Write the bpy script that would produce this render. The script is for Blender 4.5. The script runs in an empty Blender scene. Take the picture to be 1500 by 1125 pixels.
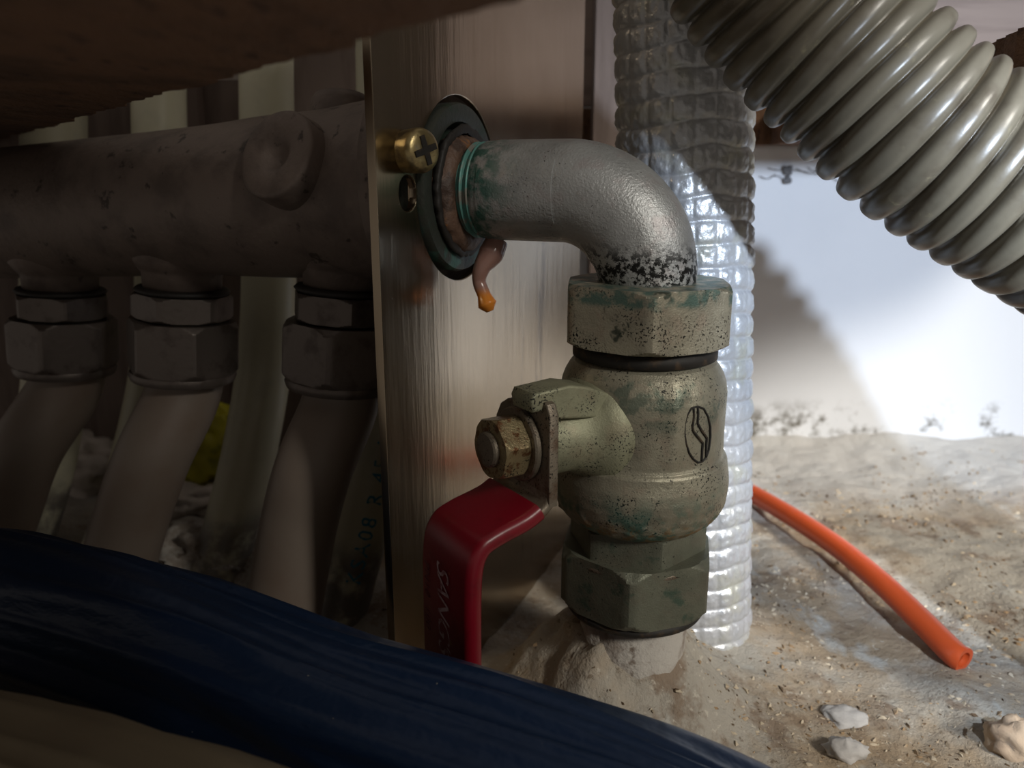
import bpy, bmesh, math, random
from mathutils import Vector, Matrix, noise
R = math.radians
random.seed(7)
sc = bpy.context.scene
C = sc.collection
F = 1177.0                      # focal length in pixels of a 1500 px wide frame
SP, CP = 0.2520, 0.9677         # camera pitch
H = 0.15                        # camera height above the floor; geometry below is written relative to the camera height

# ------------------------------------------------------------------ camera, world, lights, exposure
cam = bpy.data.objects.new('camera', bpy.data.cameras.new('camera')); C.objects.link(cam)
cam.location = (0, 0, H)
cam.rotation_euler = (math.pi/2 - math.asin(SP), 0, 0)
cam.data.sensor_width = 36; cam.data.lens = F/1500*36
cam.data.clip_start = 0.005; cam.data.clip_end = 50
cam.data.dof.use_dof = True; cam.data.dof.focus_distance = 0.192; cam.data.dof.aperture_fstop = 18
sc.camera = cam
w = bpy.data.worlds.new('world'); sc.world = w; w.use_nodes = True
w.node_tree.nodes['Background'].inputs[0].default_value = (1.0, 0.90, 0.80, 1)
w.node_tree.nodes['Background'].inputs[1].default_value = 0.17
sc.view_settings.view_transform = 'Standard'; sc.view_settings.look = 'None'
sc.view_settings.exposure = 0; sc.view_settings.gamma = 1; sc.view_settings.use_curve_mapping = False

def spot(name, loc, target, power, size_deg, radius, col, blend=0.6):
    l = bpy.data.lights.new(name, 'SPOT'); l.energy = power; l.spot_size = R(size_deg); l.spot_blend = blend
    l.shadow_soft_size = radius; l.color = col
    o = bpy.data.objects.new(name, l); C.objects.link(o)
    o.location = Vector(loc) + Vector((0, 0, H))
    d = Vector(target) - Vector(loc)
    o.rotation_euler = d.to_track_quat('-Z', 'Y').to_euler(); return o
def area(name, loc, target, power, size, col):
    l = bpy.data.lights.new(name, 'AREA'); l.energy = power; l.size = size; l.color = col
    o = bpy.data.objects.new(name, l); C.objects.link(o)
    o.location = Vector(loc) + Vector((0, 0, H))
    d = Vector(target) - Vector(loc)
    o.rotation_euler = d.to_track_quat('-Z', 'Y').to_euler(); return o
spot('flashlight', (0.150, 0.0, 0.024), (0.21, 0.40, -0.055), 5.8, 80, 0.004, (0.71, 0.83, 1.0), 0.8)
spot('room_lamp', (0.68, -0.48, 0.48), (0.20, 0.26, -0.08), 82.0, 24, 0.14, (1.0, 0.95, 0.86), 1.0)

# ------------------------------------------------------------------ pixel helpers
def ray(px, py):
    u = (px-750)/F; v = (562.5-py)/F
    return Vector((u, CP + v*SP, -SP + v*CP))
def P(px, py, d): return ray(px, py)*d                       # point at a camera depth
def PY(px, py, Y): r = ray(px, py); return r*(Y/r.y)          # point at a forward distance
def PZ(px, py, z): r = ray(px, py); return r*(z/r.z)          # point on a level plane

# ------------------------------------------------------------------ object helpers
def link(o, parent=None):
    C.objects.link(o)
    if parent is not None:
        o.parent = parent; o.matrix_parent_inverse = Matrix.Translation(-parent.location)
    return o
def tag(o, label=None, cat=None, group=None, kind=None):
    if label: o['label'] = label
    if cat: o['category'] = cat
    if group: o['group'] = group
    if kind: o['kind'] = kind
    return o
def thing(name, loc, label, cat, group=None):
    o = bpy.data.objects.new(name, None); C.objects.link(o)
    o.location = Vector(loc) + Vector((0, 0, H)); o.empty_display_size = 0.01
    return tag(o, label, cat, group)
def mesh_obj(name, verts, faces, m, parent=None, smooth=True, angle=None):
    me = bpy.data.meshes.new(name)
    me.from_pydata([(v[0], v[1], v[2]+H) for v in verts], [], faces)
    bm = bmesh.new(); bm.from_mesh(me); bmesh.ops.recalc_face_normals(bm, faces=bm.faces); bm.to_mesh(me); bm.free()
    me.materials.append(m)
    if smooth: me.shade_smooth()
    if smooth and angle: me.set_sharp_from_angle(angle=R(angle))
    return link(bpy.data.objects.new(name, me), parent)
def merge(*parts):
    V, Fc = [], []
    for v, f in parts:
        n = len(V); V += list(v); Fc += [tuple(i+n for i in q) for q in f]
    return V, Fc
def grid_faces(rows, n, closed=True, cap0=False, cap1=False):
    f = []
    for i in range(rows-1):
        for j in range(n if closed else n-1):
            k = (j+1) % n
            f.append((i*n+j, i*n+k, (i+1)*n+k, (i+1)*n+j))
    if cap0: f.append(tuple(range(n)))
    if cap1: f.append(tuple((rows-1)*n + j for j in range(n)))
    return f
def frame(d):
    d = Vector(d).normalized()
    a = Vector((0, 0, 1)) if abs(d.z) < 0.9 else Vector((0, 1, 0))
    x = a.cross(d).normalized(); y = d.cross(x).normalized()
    return x, y, d
def lathe(prof, org, d, n=64, rfun=None, cap0=True, cap1=True, xdir=None):
    """prof: (h, r) rows along d from org."""
    x, y, d = frame(d)
    if xdir is not None:
        x = (Vector(xdir) - d*Vector(xdir).dot(d)).normalized(); y = d.cross(x)
    V = []
    for h, r in prof:
        for j in range(n):
            a = 2*math.pi*j/n
            rr = rfun(a, h, r) if rfun else r
            V.append(Vector(org) + d*h + (x*math.cos(a) + y*math.sin(a))*rr)
    return V, grid_faces(len(prof), n, True, cap0, cap1)
def hexnut(org, d, length, corner, rot=0, cham=0.12, hole=0.0, xdir=(1, 0, 0), n=96, cham0=True, cham1=True):
    """A chamfered hexagonal nut: the facets are cut by a cone at both ends."""
    ap = corner*math.cos(R(30)); rows = []
    K = 7
    cl = length*cham
    hs = [(cl*i/K) for i in range(K+1)] + [length - cl + cl*i/K for i in range(K+1)]
    prof = [(h, 0) for h in hs]
    def rf(a, h, r):
        b = ((a - rot) % (math.pi/3)) - math.pi/6
        rh = ap/math.cos(b)
        e = min(h if cham0 else 9, length-h if cham1 else 9)
        lim = corner*0.90 + min(1, e/cl)*corner*0.105
        rr = min(rh, lim)
        return rr - (0.012*corner if abs(abs(b)-math.pi/6) < 0.03 else 0)
    return lathe(prof, org, d, n, rf, True, True, xdir)
def catmull(pts, m):
    pts = [Vector(p) for p in pts]; out = []
    q = [pts[0]*2-pts[1]] + pts + [pts[-1]*2-pts[-2]]
    for i in range(1, len(q)-2):
        p0, p1, p2, p3 = q[i-1], q[i], q[i+1], q[i+2]
        for k in range(m):
            t = k/m
            out.append(0.5*((2*p1) + (p2-p0)*t + (2*p0-5*p1+4*p2-p3)*t*t + (3*p1-p0-3*p2+p3)*t**3))
    out.append(pts[-1].copy()); return out
def resample(path, step):
    out = [path[0].copy()]; acc = 0.0
    for a, b in zip(path[:-1], path[1:]):
        L = (b-a).length
        if L < 1e-9: continue
        s = step - acc
        while s <= L:
            out.append(a.lerp(b, s/L)); s += step
        acc = L - (s - step)
    return out
def frames(path):
    T = []
    for i in range(len(path)):
        a = path[max(i-1, 0)]; b = path[min(i+1, len(path)-1)]
        T.append((b-a).normalized())
    x, y, _ = frame(T[0]); out = []
    for t in T:
        x = (x - t*x.dot(t)).normalized(); out.append((x, t.cross(x), t))
    return out
def sweep(path, rad, n=32, cap=True, sec=None):
    """rad: number or f(i, s); sec: optional f(angle, s, i) multiplier."""
    fr = frames(path); V = []; s = 0
    for i, (p, (x, y, t)) in enumerate(zip(path, fr)):
        if i: s += (path[i]-path[i-1]).length
        r = rad(i, s) if callable(rad) else rad
        for j in range(n):
            a = 2*math.pi*j/n
            k = r*(sec(a, s, i) if sec else 1)
            V.append(p + (x*math.cos(a) + y*math.sin(a))*k)
    return V, grid_faces(len(path), n, True, cap, cap)
def text_mesh(s, size, shear=0.0, spacing=1.0, extrude=0.0):
    cu = bpy.data.curves.new('t', 'FONT'); cu.body = s; cu.size = size; cu.shear = shear
    cu.space_character = spacing; cu.extrude = extrude; cu.resolution_u = 3
    o = bpy.data.objects.new('t', cu); C.objects.link(o)
    dg = bpy.context.evaluated_depsgraph_get(); dg.update()
    me = bpy.data.meshes.new_from_object(o.evaluated_get(dg))
    V = [v.co.copy() for v in me.vertices]; Fc = [tuple(p.vertices) for p in me.polygons]
    bpy.data.objects.remove(o); bpy.data.curves.remove(cu); bpy.data.meshes.remove(me)
    return V, Fc
def slab(outline, holes, thick, org, ax, ay, bevel=0.0, clip=None):
    """Flat outline (2D) with holes, extruded by thick to either side of org, in plane ax/ay."""
    cu = bpy.data.curves.new('s', 'CURVE'); cu.dimensions = '2D'; cu.fill_mode = 'BOTH'
    cu.extrude = max(thick/2 - bevel, 1e-5); cu.bevel_depth = bevel; cu.bevel_resolution = 2; cu.offset = -bevel
    for loop in [outline] + list(holes):
        sp = cu.splines.new('POLY'); sp.points.add(len(loop)-1); sp.use_cyclic_u = True
        for q, (a, b) in zip(sp.points, loop): q.co = (a*100, b*100, 0, 1)
    cu.extrude *= 100; cu.bevel_depth *= 100; cu.offset *= 100
    o = bpy.data.objects.new('s', cu); C.objects.link(o)
    dg = bpy.context.evaluated_depsgraph_get(); dg.update()
    me = bpy.data.meshes.new_from_object(o.evaluated_get(dg))
    ax = Vector(ax).normalized(); ay = Vector(ay).normalized(); az = ax.cross(ay)
    V = [Vector(org) + ax*(v.co.x/100) + ay*(v.co.y/100) + az*(v.co.z/100) for v in me.vertices]
    Fc = [tuple(p.vertices) for p in me.polygons]
    bpy.data.objects.remove(o); bpy.data.curves.remove(cu); bpy.data.meshes.remove(me)
    return V, Fc
def circ(cx, cy, r, n=48, jit=0.0, ry=None):
    out = []
    for i in range(n):
        a = 2*math.pi*i/n
        k = 1 + jit*(noise.noise(Vector((math.cos(a)*3, math.sin(a)*3, cx*50+r*900))) + 0.6*noise.noise(Vector((math.cos(a)*9, math.sin(a)*9, 4.2))))
        out.append((cx + r*k*math.cos(a), cy + (ry or r)*k*math.sin(a)))
    return out
def blob(c, rx, ry, rz, seed, amp=0.3, freq=2.0, n=20, flat=None):
    V = []; rows = n
    for i in range(rows+1):
        th = math.pi*i/rows
        for j in range(2*n):
            ph = math.pi*j/n
            d = Vector((math.sin(th)*math.cos(ph), math.sin(th)*math.sin(ph), math.cos(th)))
            k = 1 + amp*noise.noise(d*freq + Vector((seed*7.1, seed*3.3, 0))) + amp*0.4*noise.noise(d*freq*2.7 + Vector((seed, 0, 9)))
            p = Vector((d.x*rx*k, d.y*ry*k, d.z*rz*k)) + Vector(c)
            if flat is not None: p.z = max(p.z, flat)
            V.append(p)
    return V, grid_faces(rows+1, 2*n)

# ------------------------------------------------------------------ materials
class Mat:
    def __init__(s, name, base, rough=0.5, metal=0.0, spec=0.5):
        s.m = bpy.data.materials.new(name); s.m.use_nodes = True
        s.nt = s.m.node_tree; s.b = s.nt.nodes['Principled BSDF']
        s.b.inputs['Base Color'].default_value = (*base, 1); s.b.inputs['Roughness'].default_value = rough
        s.b.inputs['Metallic'].default_value = metal; s.b.inputs['Specular IOR Level'].default_value = spec
        s.col = None; s.base = base
        s.tc = s.nt.nodes.new('ShaderNodeTexCoord')
        s.h = None
    def n(s, t): return s.nt.nodes.new(t)
    def l(s, a, b): s.nt.links.new(a, b)
    def mapping(s, scale=(1, 1, 1), rot=(0, 0, 0)):
        mp = s.n('ShaderNodeMapping'); mp.inputs['Scale'].default_value = scale; mp.inputs['Rotation'].default_value = rot
        s.l(s.tc.outputs['Object'], mp.inputs['Vector']); return mp.outputs[0]
    def noise(s, scale, detail=3, rough=0.6, stretch=(1, 1, 1), rot=(0, 0, 0)):
        t = s.n('ShaderNodeTexNoise'); t.inputs['Scale'].default_value = scale; t.inputs['Detail'].default_value = detail
        t.inputs['Roughness'].default_value = rough; s.l(s.mapping(stretch, rot), t.inputs['Vector']); return t.outputs['Fac']
    def ramp(s, fac, a, b):
        r = s.n('ShaderNodeMapRange'); r.inputs[1].default_value = a; r.inputs[2].default_value = b
        r.interpolation_type = 'SMOOTHSTEP'
        s.l(fac, r.inputs[0]); return r.outputs[0]
    def math(s, op, a, b):
        m = s.n('ShaderNodeMath'); m.operation = op; m.use_clamp = False
        for i, q in enumerate((a, b)):
            if isinstance(q, (int, float)): m.inputs[i].default_value = q
            else: s.l(q, m.inputs[i])
        return m.outputs[0]
    def pos(s, axis):
        x = s.n('ShaderNodeSeparateXYZ'); s.l(s.tc.outputs['Object'], x.inputs[0]); return x.outputs[axis]
    def band(s, axis, a, b, c, d):
        """1 between b and c of an object coordinate, fading to 0 at a and d."""
        p = s.pos(axis); return s.math('MULTIPLY', s.ramp(p, a, b), s.math('SUBTRACT', 1, s.ramp(p, c, d)))
    def mix(s, fac, col):
        m = s.n('ShaderNodeMix'); m.data_type = 'RGBA'
        if isinstance(fac, (int, float)): m.inputs[0].default_value = fac
        else: s.l(fac, m.inputs[0])
        if s.col is None: m.inputs[6].default_value = (*s.base, 1)
        else: s.l(s.col, m.inputs[6])
        m.inputs[7].default_value = (*col, 1); s.col = m.outputs[2]
        s.l(s.col, s.b.inputs['Base Color']); return s
    def bump(s, fac, strength=0.3, dist=0.001):
        b = s.n('ShaderNodeBump'); b.inputs['Strength'].default_value = strength; b.inputs['Distance'].default_value = dist
        s.l(fac, b.inputs['Height'])
        if s.h is not None: s.l(s.h, b.inputs['Normal'])
        s.h = b.outputs[0]; s.l(s.h, s.b.inputs['Normal']); return s
    def rough(s, fac, a, b):
        r = s.n('ShaderNodeMapRange'); r.inputs[3].default_value = a; r.inputs[4].default_value = b
        s.l(fac, r.inputs[0]); s.l(r.outputs[0], s.b.inputs['Roughness']); return s
    def metal(s, fac): s.l(fac, s.b.inputs['Metallic']); return s

TEAL = (0.05, 0.15, 0.12); DARK = (0.012, 0.012, 0.011); RUST = (0.20, 0.075, 0.02)
def cast(name, base, speck=0.62, metal=0.75, rough=0.42):
    m = Mat(name, base, rough, metal)
    m.mix(m.math('MULTIPLY', m.ramp(m.noise(90, 4), 0.4, 0.7), 0.6), tuple(c*0.55 for c in base))
    m.mix(m.math('MULTIPLY', m.ramp(m.noise(160, 3, 0.6), 0.5, 0.68), 0.35), (base[0]*0.9, base[1]*0.72, base[2]*0.72))
    sp = m.math('MULTIPLY', m.ramp(m.noise(1900, 2, 0.5), speck, speck+0.05), m.ramp(m.noise(120, 3), 0.42, 0.6))
    m.mix(sp, DARK)
    m.bump(m.noise(2300, 3, 0.6), 0.35, 0.0003); m.bump(m.noise(500, 2), 0.14, 0.0005)
    m.rough(m.noise(200, 4), rough-0.1, rough+0.18)
    return m
mElbow = cast('cast_elbow', (0.44, 0.45, 0.45), 0.66, 0.62, 0.44)
mElbow.bump(mElbow.noise(1300, 2), 0.4, 0.0004)
# black scale just above the nut, and green patina at the threaded end
mElbow.mix(mElbow.math('MULTIPLY', mElbow.band(2, H-0.0265, H-0.025, H-0.0205, H-0.014), mElbow.ramp(mElbow.noise(420, 5, 0.75), 0.47, 0.53)), DARK)
mElbow.mix(mElbow.math('MULTIPLY', mElbow.math('SUBTRACT', 1, mElbow.ramp(mElbow.pos(0), -0.010, 0.004)), mElbow.ramp(mElbow.noise(260, 4), 0.38, 0.6)), TEAL)
mElbow.mix(mElbow.math('MULTIPLY', mElbow.math('SUBTRACT', 1, mElbow.ramp(mElbow.pos(2), H-0.028, H-0.0245)), 0.7), (0.10, 0.17, 0.15))
mBody = cast('cast_valve_body', (0.33, 0.31, 0.235), 0.58, 0.6, 0.45)
mBody.mix(mBody.math('MULTIPLY', mBody.band(2, H-0.092, H-0.089, H-0.083, H-0.072), mBody.math('MULTIPLY', mBody.ramp(mBody.noise(150, 4), 0.44, 0.60), 0.8)), TEAL)
mBody.mix(mBody.math('MULTIPLY', mBody.band(2, H-0.092, H-0.089, H-0.085, H-0.081), mBody.ramp(mBody.noise(330, 5, 0.7), 0.50, 0.58)), (0.26, 0.17, 0.08))
mBody.mix(mBody.math('MULTIPLY', mBody.band(2, H-0.062, H-0.054, H-0.047, H-0.046), mBody.math('MULTIPLY', mBody.ramp(mBody.noise(170, 4), 0.50, 0.62), 0.6)), (0.06, 0.11, 0.085))
mNut = cast('plated_nut', (0.42, 0.39, 0.30), 0.56, 0.65, 0.40)
mNut.mix(mNut.math('MULTIPLY', mNut.ramp(mNut.noise(95, 4, 0.65), 0.60, 0.66), 0.85), (0.02, 0.035, 0.025))
mNut.mix(mNut.math('MULTIPLY', mNut.band(2, H-0.0305, H-0.0285, 9, 10), mNut.ramp(mNut.noise(240, 4), 0.40, 0.6)), (0.12, 0.19, 0.16))
mLowNut = cast('dull_brass_nut', (0.15, 0.155, 0.115), 0.64, 0.45, 0.5)
mLowNut.mix(mLowNut.math('MULTIPLY', mLowNut.ramp(mLowNut.noise(110, 4), 0.56, 0.66), 0.7), (0.03, 0.07, 0.05))
mSteel = cast('weathered_steel', (0.22, 0.185, 0.14), 0.6, 0.6, 0.45)
mSteel.mix(mSteel.math('MULTIPLY', mSteel.ramp(mSteel.noise(180, 4), 0.50, 0.66), 0.6), (0.10, 0.045, 0.02))
mHexNut = cast('rusty_hex_nut', (0.36, 0.29, 0.16), 0.58, 0.7, 0.36)
mHexNut.mix(mHexNut.math('MULTIPLY', mHexNut.ramp(mHexNut.noise(260, 4, 0.7), 0.50, 0.60), 0.9), (0.13, 0.05, 0.018))
mLug = cast('speckled_lug', (0.30, 0.30, 0.20), 0.56, 0.4, 0.5)
mRed = Mat('red_vinyl', (0.19, 0.004, 0.013), 0.34)
mRed.mix(mRed.math('MULTIPLY', mRed.ramp(mRed.noise(120, 4), 0.55, 0.75), 0.5), (0.08, 0.006, 0.008)).bump(mRed.noise(300, 3), 0.12, 0.0004)
mRed.mix(mRed.math('MULTIPLY', mRed.ramp(mRed.noise(330, 3), 0.68, 0.74), 0.6), (0.30, 0.14, 0.05))
mWhitePrint = Mat('faded_white_print', (0.50, 0.36, 0.38), 0.5)
mWhitePrint.mix(mWhitePrint.math('MULTIPLY', mWhitePrint.ramp(mWhitePrint.noise(500, 3), 0.45, 0.6), 0.7), (0.20, 0.03, 0.04))
mFaint = Mat('faint_print', (0.16, 0.05, 0.06), 0.5); mFaint.mix(mFaint.ramp(mFaint.noise(600, 3), 0.45, 0.6), (0.1, 0.01, 0.02))
mGroove = Mat('dark_groove', (0.012, 0.010, 0.008), 0.7); mGroove.mix(mGroove.ramp(mGroove.noise(300), 0.5, 0.7), (0.05, 0.03, 0.015))
mPlate = Mat('brushed_tan_plate', (0.40, 0.325, 0.235), 0.22, 1.0)
mPlate.mix(mPlate.math('MULTIPLY', mPlate.ramp(mPlate.noise(14, 4), 0.4, 0.7), 0.5), (0.27, 0.205, 0.135))
mPlate.mix(mPlate.math('MULTIPLY', mPlate.ramp(mPlate.noise(60, 5, 0.7, (1, 1, 0.16)), 0.58, 0.68), 0.55), (0.12, 0.10, 0.085))
mPlate.mix(mPlate.math('MULTIPLY', mPlate.ramp(mPlate.noise(700, 2), 0.75, 0.79), 0.7), (0.7, 0.68, 0.62))
mPlate.bump(mPlate.noise(260, 3, 0.6, (1, 1, 0.10)), 0.16, 0.0006).rough(mPlate.noise(40, 4, 0.6, (1, 1, 0.2)), 0.14, 0.30)
mManifold = Mat('dusty_brown_bronze', (0.20, 0.155, 0.13), 0.55, 0.25)
mManifold.mix(mManifold.ramp(mManifold.noise(70, 4), 0.42, 0.7), (0.13, 0.10, 0.085))
mManifold.mix(mManifold.math('MULTIPLY', mManifold.ramp(mManifold.noise(190, 4), 0.62, 0.70), 0.8), (0.04, 0.03, 0.025)).bump(mManifold.noise(500, 4), 0.4, 0.0006)
mFitting = Mat('dark_fitting', (0.15, 0.125, 0.11), 0.42, 0.5)
mFitting.mix(mFitting.ramp(mFitting.noise(120, 4), 0.5, 0.7), (0.09, 0.07, 0.06)).bump(mFitting.noise(600, 3), 0.25, 0.0004)
mRubber = Mat('black_seal', (0.02, 0.017, 0.015), 0.6); mRubber.bump(mRubber.noise(400), 0.3, 0.0004)
mPipe = Mat('dusty_grey_brown_pipe', (0.23, 0.185, 0.15), 0.5)
mPipe.mix(mPipe.ramp(mPipe.noise(40, 4), 0.4, 0.7), (0.21, 0.155, 0.12)).bump(mPipe.noise(250, 3), 0.1, 0.0005)
mCream = Mat('cream_plastic_pipe', (0.58, 0.55, 0.40), 0.4)
mCream.mix(mCream.ramp(mCream.noise(45, 4), 0.5, 0.75), (0.46, 0.44, 0.33)).bump(mCream.noise(200, 2), 0.06, 0.0005)
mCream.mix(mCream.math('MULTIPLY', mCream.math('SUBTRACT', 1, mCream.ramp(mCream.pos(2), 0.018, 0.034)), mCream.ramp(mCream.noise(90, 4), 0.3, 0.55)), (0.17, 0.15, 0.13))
mBlueInk = Mat('teal_ink', (0.01, 0.22, 0.36), 0.5); mBlueInk.mix(mBlueInk.ramp(mBlueInk.noise(800, 3), 0.5, 0.65), (0.10, 0.26, 0.30))
mHose = Mat('grey_ribbed_plastic', (0.125, 0.108, 0.078), 0.32)
mHose.mix(mHose.ramp(mHose.noise(60, 5), 0.45, 0.7), (0.075, 0.06, 0.042))
mHose.mix(mHose.math('MULTIPLY', mHose.ramp(mHose.noise(150, 4, 0.7), 0.62, 0.72), 0.7), (0.22, 0.19, 0.12)).bump(mHose.noise(350, 3), 0.08, 0.0006)
mHose.rough(mHose.noise(90, 4), 0.2, 0.45)
mFoil = Mat('aluminium_foil', (0.56, 0.57, 0.59), 0.36, 0.45)
mFoil.mix(mFoil.math('MULTIPLY', mFoil.ramp(mFoil.noise(80, 3), 0.5, 0.7), 0.55), (0.56, 0.55, 0.42)).bump(mFoil.noise(260, 4, 0.65), 0.45, 0.0012)  # yellowish noise patches put a yellow reflection into the foil colour
mFoil.rough(mFoil.noise(150, 3), 0.30, 0.50)
mOrange = Mat('orange_plastic', (0.60, 0.085, 0.020), 0.36)
mOrange.mix(mOrange.ramp(mOrange.noise(60, 3), 0.5, 0.8), (0.48, 0.062, 0.018)).bump(mOrange.noise(300, 2), 0.06, 0.0004)
mOrange.b.inputs['Subsurface Weight'].default_value = 0.15; mOrange.b.inputs['Subsurface Radius'].default_value = (0.004, 0.001, 0.0005)
mWall = Mat('white_painted_wall', (0.76, 0.78, 0.82), 0.75)
mWall.mix(mWall.math('MULTIPLY', mWall.ramp(mWall.noise(9, 5), 0.5, 0.75), 0.35), (0.66, 0.68, 0.72))
mWall.mix(mWall.math('MULTIPLY', mWall.band(2, -1, -0.9, 0.012, 0.030), mWall.ramp(mWall.noise(34, 5, 0.7), 0.50, 0.62)), (0.16, 0.15, 0.13)).bump(mWall.noise(120, 4), 0.12, 0.001)
mFloor = Mat('dusty_cement', (0.36, 0.33, 0.28), 0.9)
mFloor.mix(mFloor.ramp(mFloor.noise(13, 5, 0.65), 0.44, 0.62), (0.34, 0.255, 0.165))
mFloor.mix(mFloor.math('MULTIPLY', mFloor.ramp(mFloor.noise(38, 5, 0.7), 0.52, 0.64), 0.8), (0.19, 0.13, 0.085))
mFloor.mix(mFloor.math('MULTIPLY', mFloor.ramp(mFloor.noise(24, 4, 0.7, (1.3, 0.8, 1), (0, 0, 0.5)), 0.56, 0.66), 0.8), (0.46, 0.45, 0.41))
mFloor.mix(mFloor.math('MULTIPLY', mFloor.ramp(mFloor.noise(330, 4, 0.7), 0.60, 0.68), 0.7), (0.13, 0.09, 0.055))
mFloor.mix(mFloor.math('MULTIPLY', mFloor.ramp(mFloor.noise(450, 3, 0.6), 0.62, 0.70), 0.6), (0.55, 0.50, 0.42))
mFloor.mix(mFloor.math('MULTIPLY', mFloor.ramp(mFloor.math('ADD', mFloor.pos(1), mFloor.math('MULTIPLY', mFloor.noise(30, 4), 0.06)), 0.350, 0.415), 0.85), (0.60, 0.59, 0.57))  # pale dusty floor by the wall, widened to brighten the flashlit strip through colour
mFloor.bump(mFloor.noise(150, 6, 0.7), 0.5, 0.004).bump(mFloor.noise(700, 3), 0.3, 0.001)
mMortar = Mat('pale_mortar', (0.42, 0.39, 0.35), 0.9)
mMortar.mix(mMortar.ramp(mMortar.noise(60, 5, 0.7), 0.45, 0.62), (0.24, 0.20, 0.165)).bump(mMortar.noise(220, 5, 0.7), 0.6, 0.002)
mMortar.mix(mMortar.math('MULTIPLY', mMortar.ramp(mMortar.noise(140, 4), 0.58, 0.66), 0.8), (0.11, 0.075, 0.05))
mBoard = Mat('raw_brown_particleboard', (0.20, 0.10, 0.05), 0.85)
mBoard.mix(mBoard.ramp(mBoard.noise(60, 5, 0.7, (1.2, 0.5, 1), (0, 0, 0.66)), 0.42, 0.64), (0.12, 0.06, 0.03))
mBoard.mix(mBoard.math('MULTIPLY', mBoard.ramp(mBoard.noise(170, 3, 0.6, (1.6, 0.4, 1), (0, 0, 0.9)), 0.60, 0.68), 0.8), (0.04, 0.016, 0.010)).bump(mBoard.noise(150, 5, 0.75, (1.6, 0.5, 1), (0, 0, 0.9)), 1.0, 0.004)
mPink = Mat('pinkish_wood_grain', (0.40, 0.315, 0.28), 0.5)
mPink.mix(mPink.ramp(mPink.noise(14, 5, 0.6, (0.6, 1, 9), (0, 0.1, 0)), 0.45, 0.65), (0.29, 0.225, 0.20)).bump(mPink.noise(90, 3, 0.6, (0.3, 1, 5)), 0.1, 0.001)
mBrownPanel = Mat('dull_brown_panel', (0.17, 0.125, 0.105), 0.7)
mBrownPanel.mix(mBrownPanel.ramp(mBrownPanel.noise(20, 5, 0.6, (6, 6, 0.7)), 0.45, 0.65), (0.12, 0.085, 0.07)).bump(mBrownPanel.noise(80, 4), 0.2, 0.001)
mBlue = Mat('blue_plastic_sheet', (0.005, 0.020, 0.060), 0.42)
mBlue.mix(mBlue.ramp(mBlue.noise(18, 5), 0.42, 0.7), (0.006, 0.020, 0.055)).bump(mBlue.noise(55, 4, 0.6, (1, 1, 2.2)), 0.35, 0.003)
mBlue.mix(mBlue.math('MULTIPLY', mBlue.ramp(mBlue.noise(620, 2), 0.76, 0.80), 0.7), (0.35, 0.33, 0.28))
mBeige = Mat('beige_cloth', (0.25, 0.205, 0.135), 0.85)
mBeige.mix(mBeige.ramp(mBeige.noise(22, 4), 0.45, 0.7), (0.19, 0.15, 0.10)).bump(mBeige.noise(900, 2), 0.3, 0.0005)
mYellow = Mat('yellow_plastic_bag', (0.55, 0.50, 0.03), 0.4); mYellow.mix(mYellow.ramp(mYellow.noise(35, 3), 0.5, 0.6), (0.25, 0.24, 0.02)).bump(mYellow.noise(60, 4), 0.4, 0.004)
mRag = Mat('white_rag', (0.66, 0.60, 0.56), 0.9); mRag.mix(mRag.ramp(mRag.noise(45, 4), 0.5, 0.7), (0.36, 0.30, 0.25)).bump(mRag.noise(70, 4), 0.5, 0.004)
mStoneT = Mat('tan_stone', (0.50, 0.38, 0.27), 0.85); mStoneT.mix(mStoneT.ramp(mStoneT.noise(90, 4), 0.5, 0.7), (0.36, 0.26, 0.18)).bump(mStoneT.noise(300, 5), 0.4, 0.001)
mStoneW = Mat('white_stone', (0.48, 0.46, 0.44), 0.8); mStoneW.mix(mStoneW.ramp(mStoneW.noise(120, 4), 0.5, 0.7), (0.38, 0.36, 0.34)).bump(mStoneW.noise(300, 5), 0.4, 0.001)
mBrass = Mat('tarnished_brass_screw', (0.42, 0.33, 0.16), 0.33, 0.9)
mBrass.mix(mBrass.ramp(mBrass.noise(220, 4), 0.48, 0.66), (0.22, 0.17, 0.10)).bump(mBrass.noise(700, 3), 0.25, 0.0004)
mBrass.mix(mBrass.math('MULTIPLY', mBrass.ramp(mBrass.noise(180, 4), 0.58, 0.68), 0.6), (0.35, 0.33, 0.28))
mFlange = Mat('dark_green_metal', (0.050, 0.056, 0.047), 0.5, 0.35)
mFlange.mix(mFlange.ramp(mFlange.noise(110, 4), 0.52, 0.68), (0.022, 0.05, 0.03))
mFlange.mix(mFlange.math('MULTIPLY', mFlange.math('SUBTRACT', 1, mFlange.ramp(mFlange.pos(2), H-0.020, H-0.008)), mFlange.math('MULTIPLY', mFlange.ramp(mFlange.noise(170, 4), 0.50, 0.62), 0.7)), TEAL).bump(mFlange.noise(600, 4), 0.4, 0.0005)
mTape = Mat('brown_sealing_tape', (0.13, 0.075, 0.05), 0.55)
mTape.mix(mTape.ramp(mTape.noise(130, 4), 0.5, 0.62), (0.06, 0.035, 0.025)).mix(mTape.math('MULTIPLY', mTape.ramp(mTape.noise(160, 3), 0.6, 0.68), 0.8), (0.32, 0.13, 0.03)).bump(mTape.noise(320, 5), 0.7, 0.001)
mThread = Mat('patina_thread', (0.10, 0.26, 0.23), 0.5, 0.3)
mThread.mix(mThread.ramp(mThread.noise(230, 4), 0.5, 0.62), (0.22, 0.21, 0.18)).bump(mThread.noise(500, 3), 0.3, 0.0005)
mDrip = Mat('pinkish_sealant', (0.30, 0.17, 0.14), 0.15)
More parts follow.
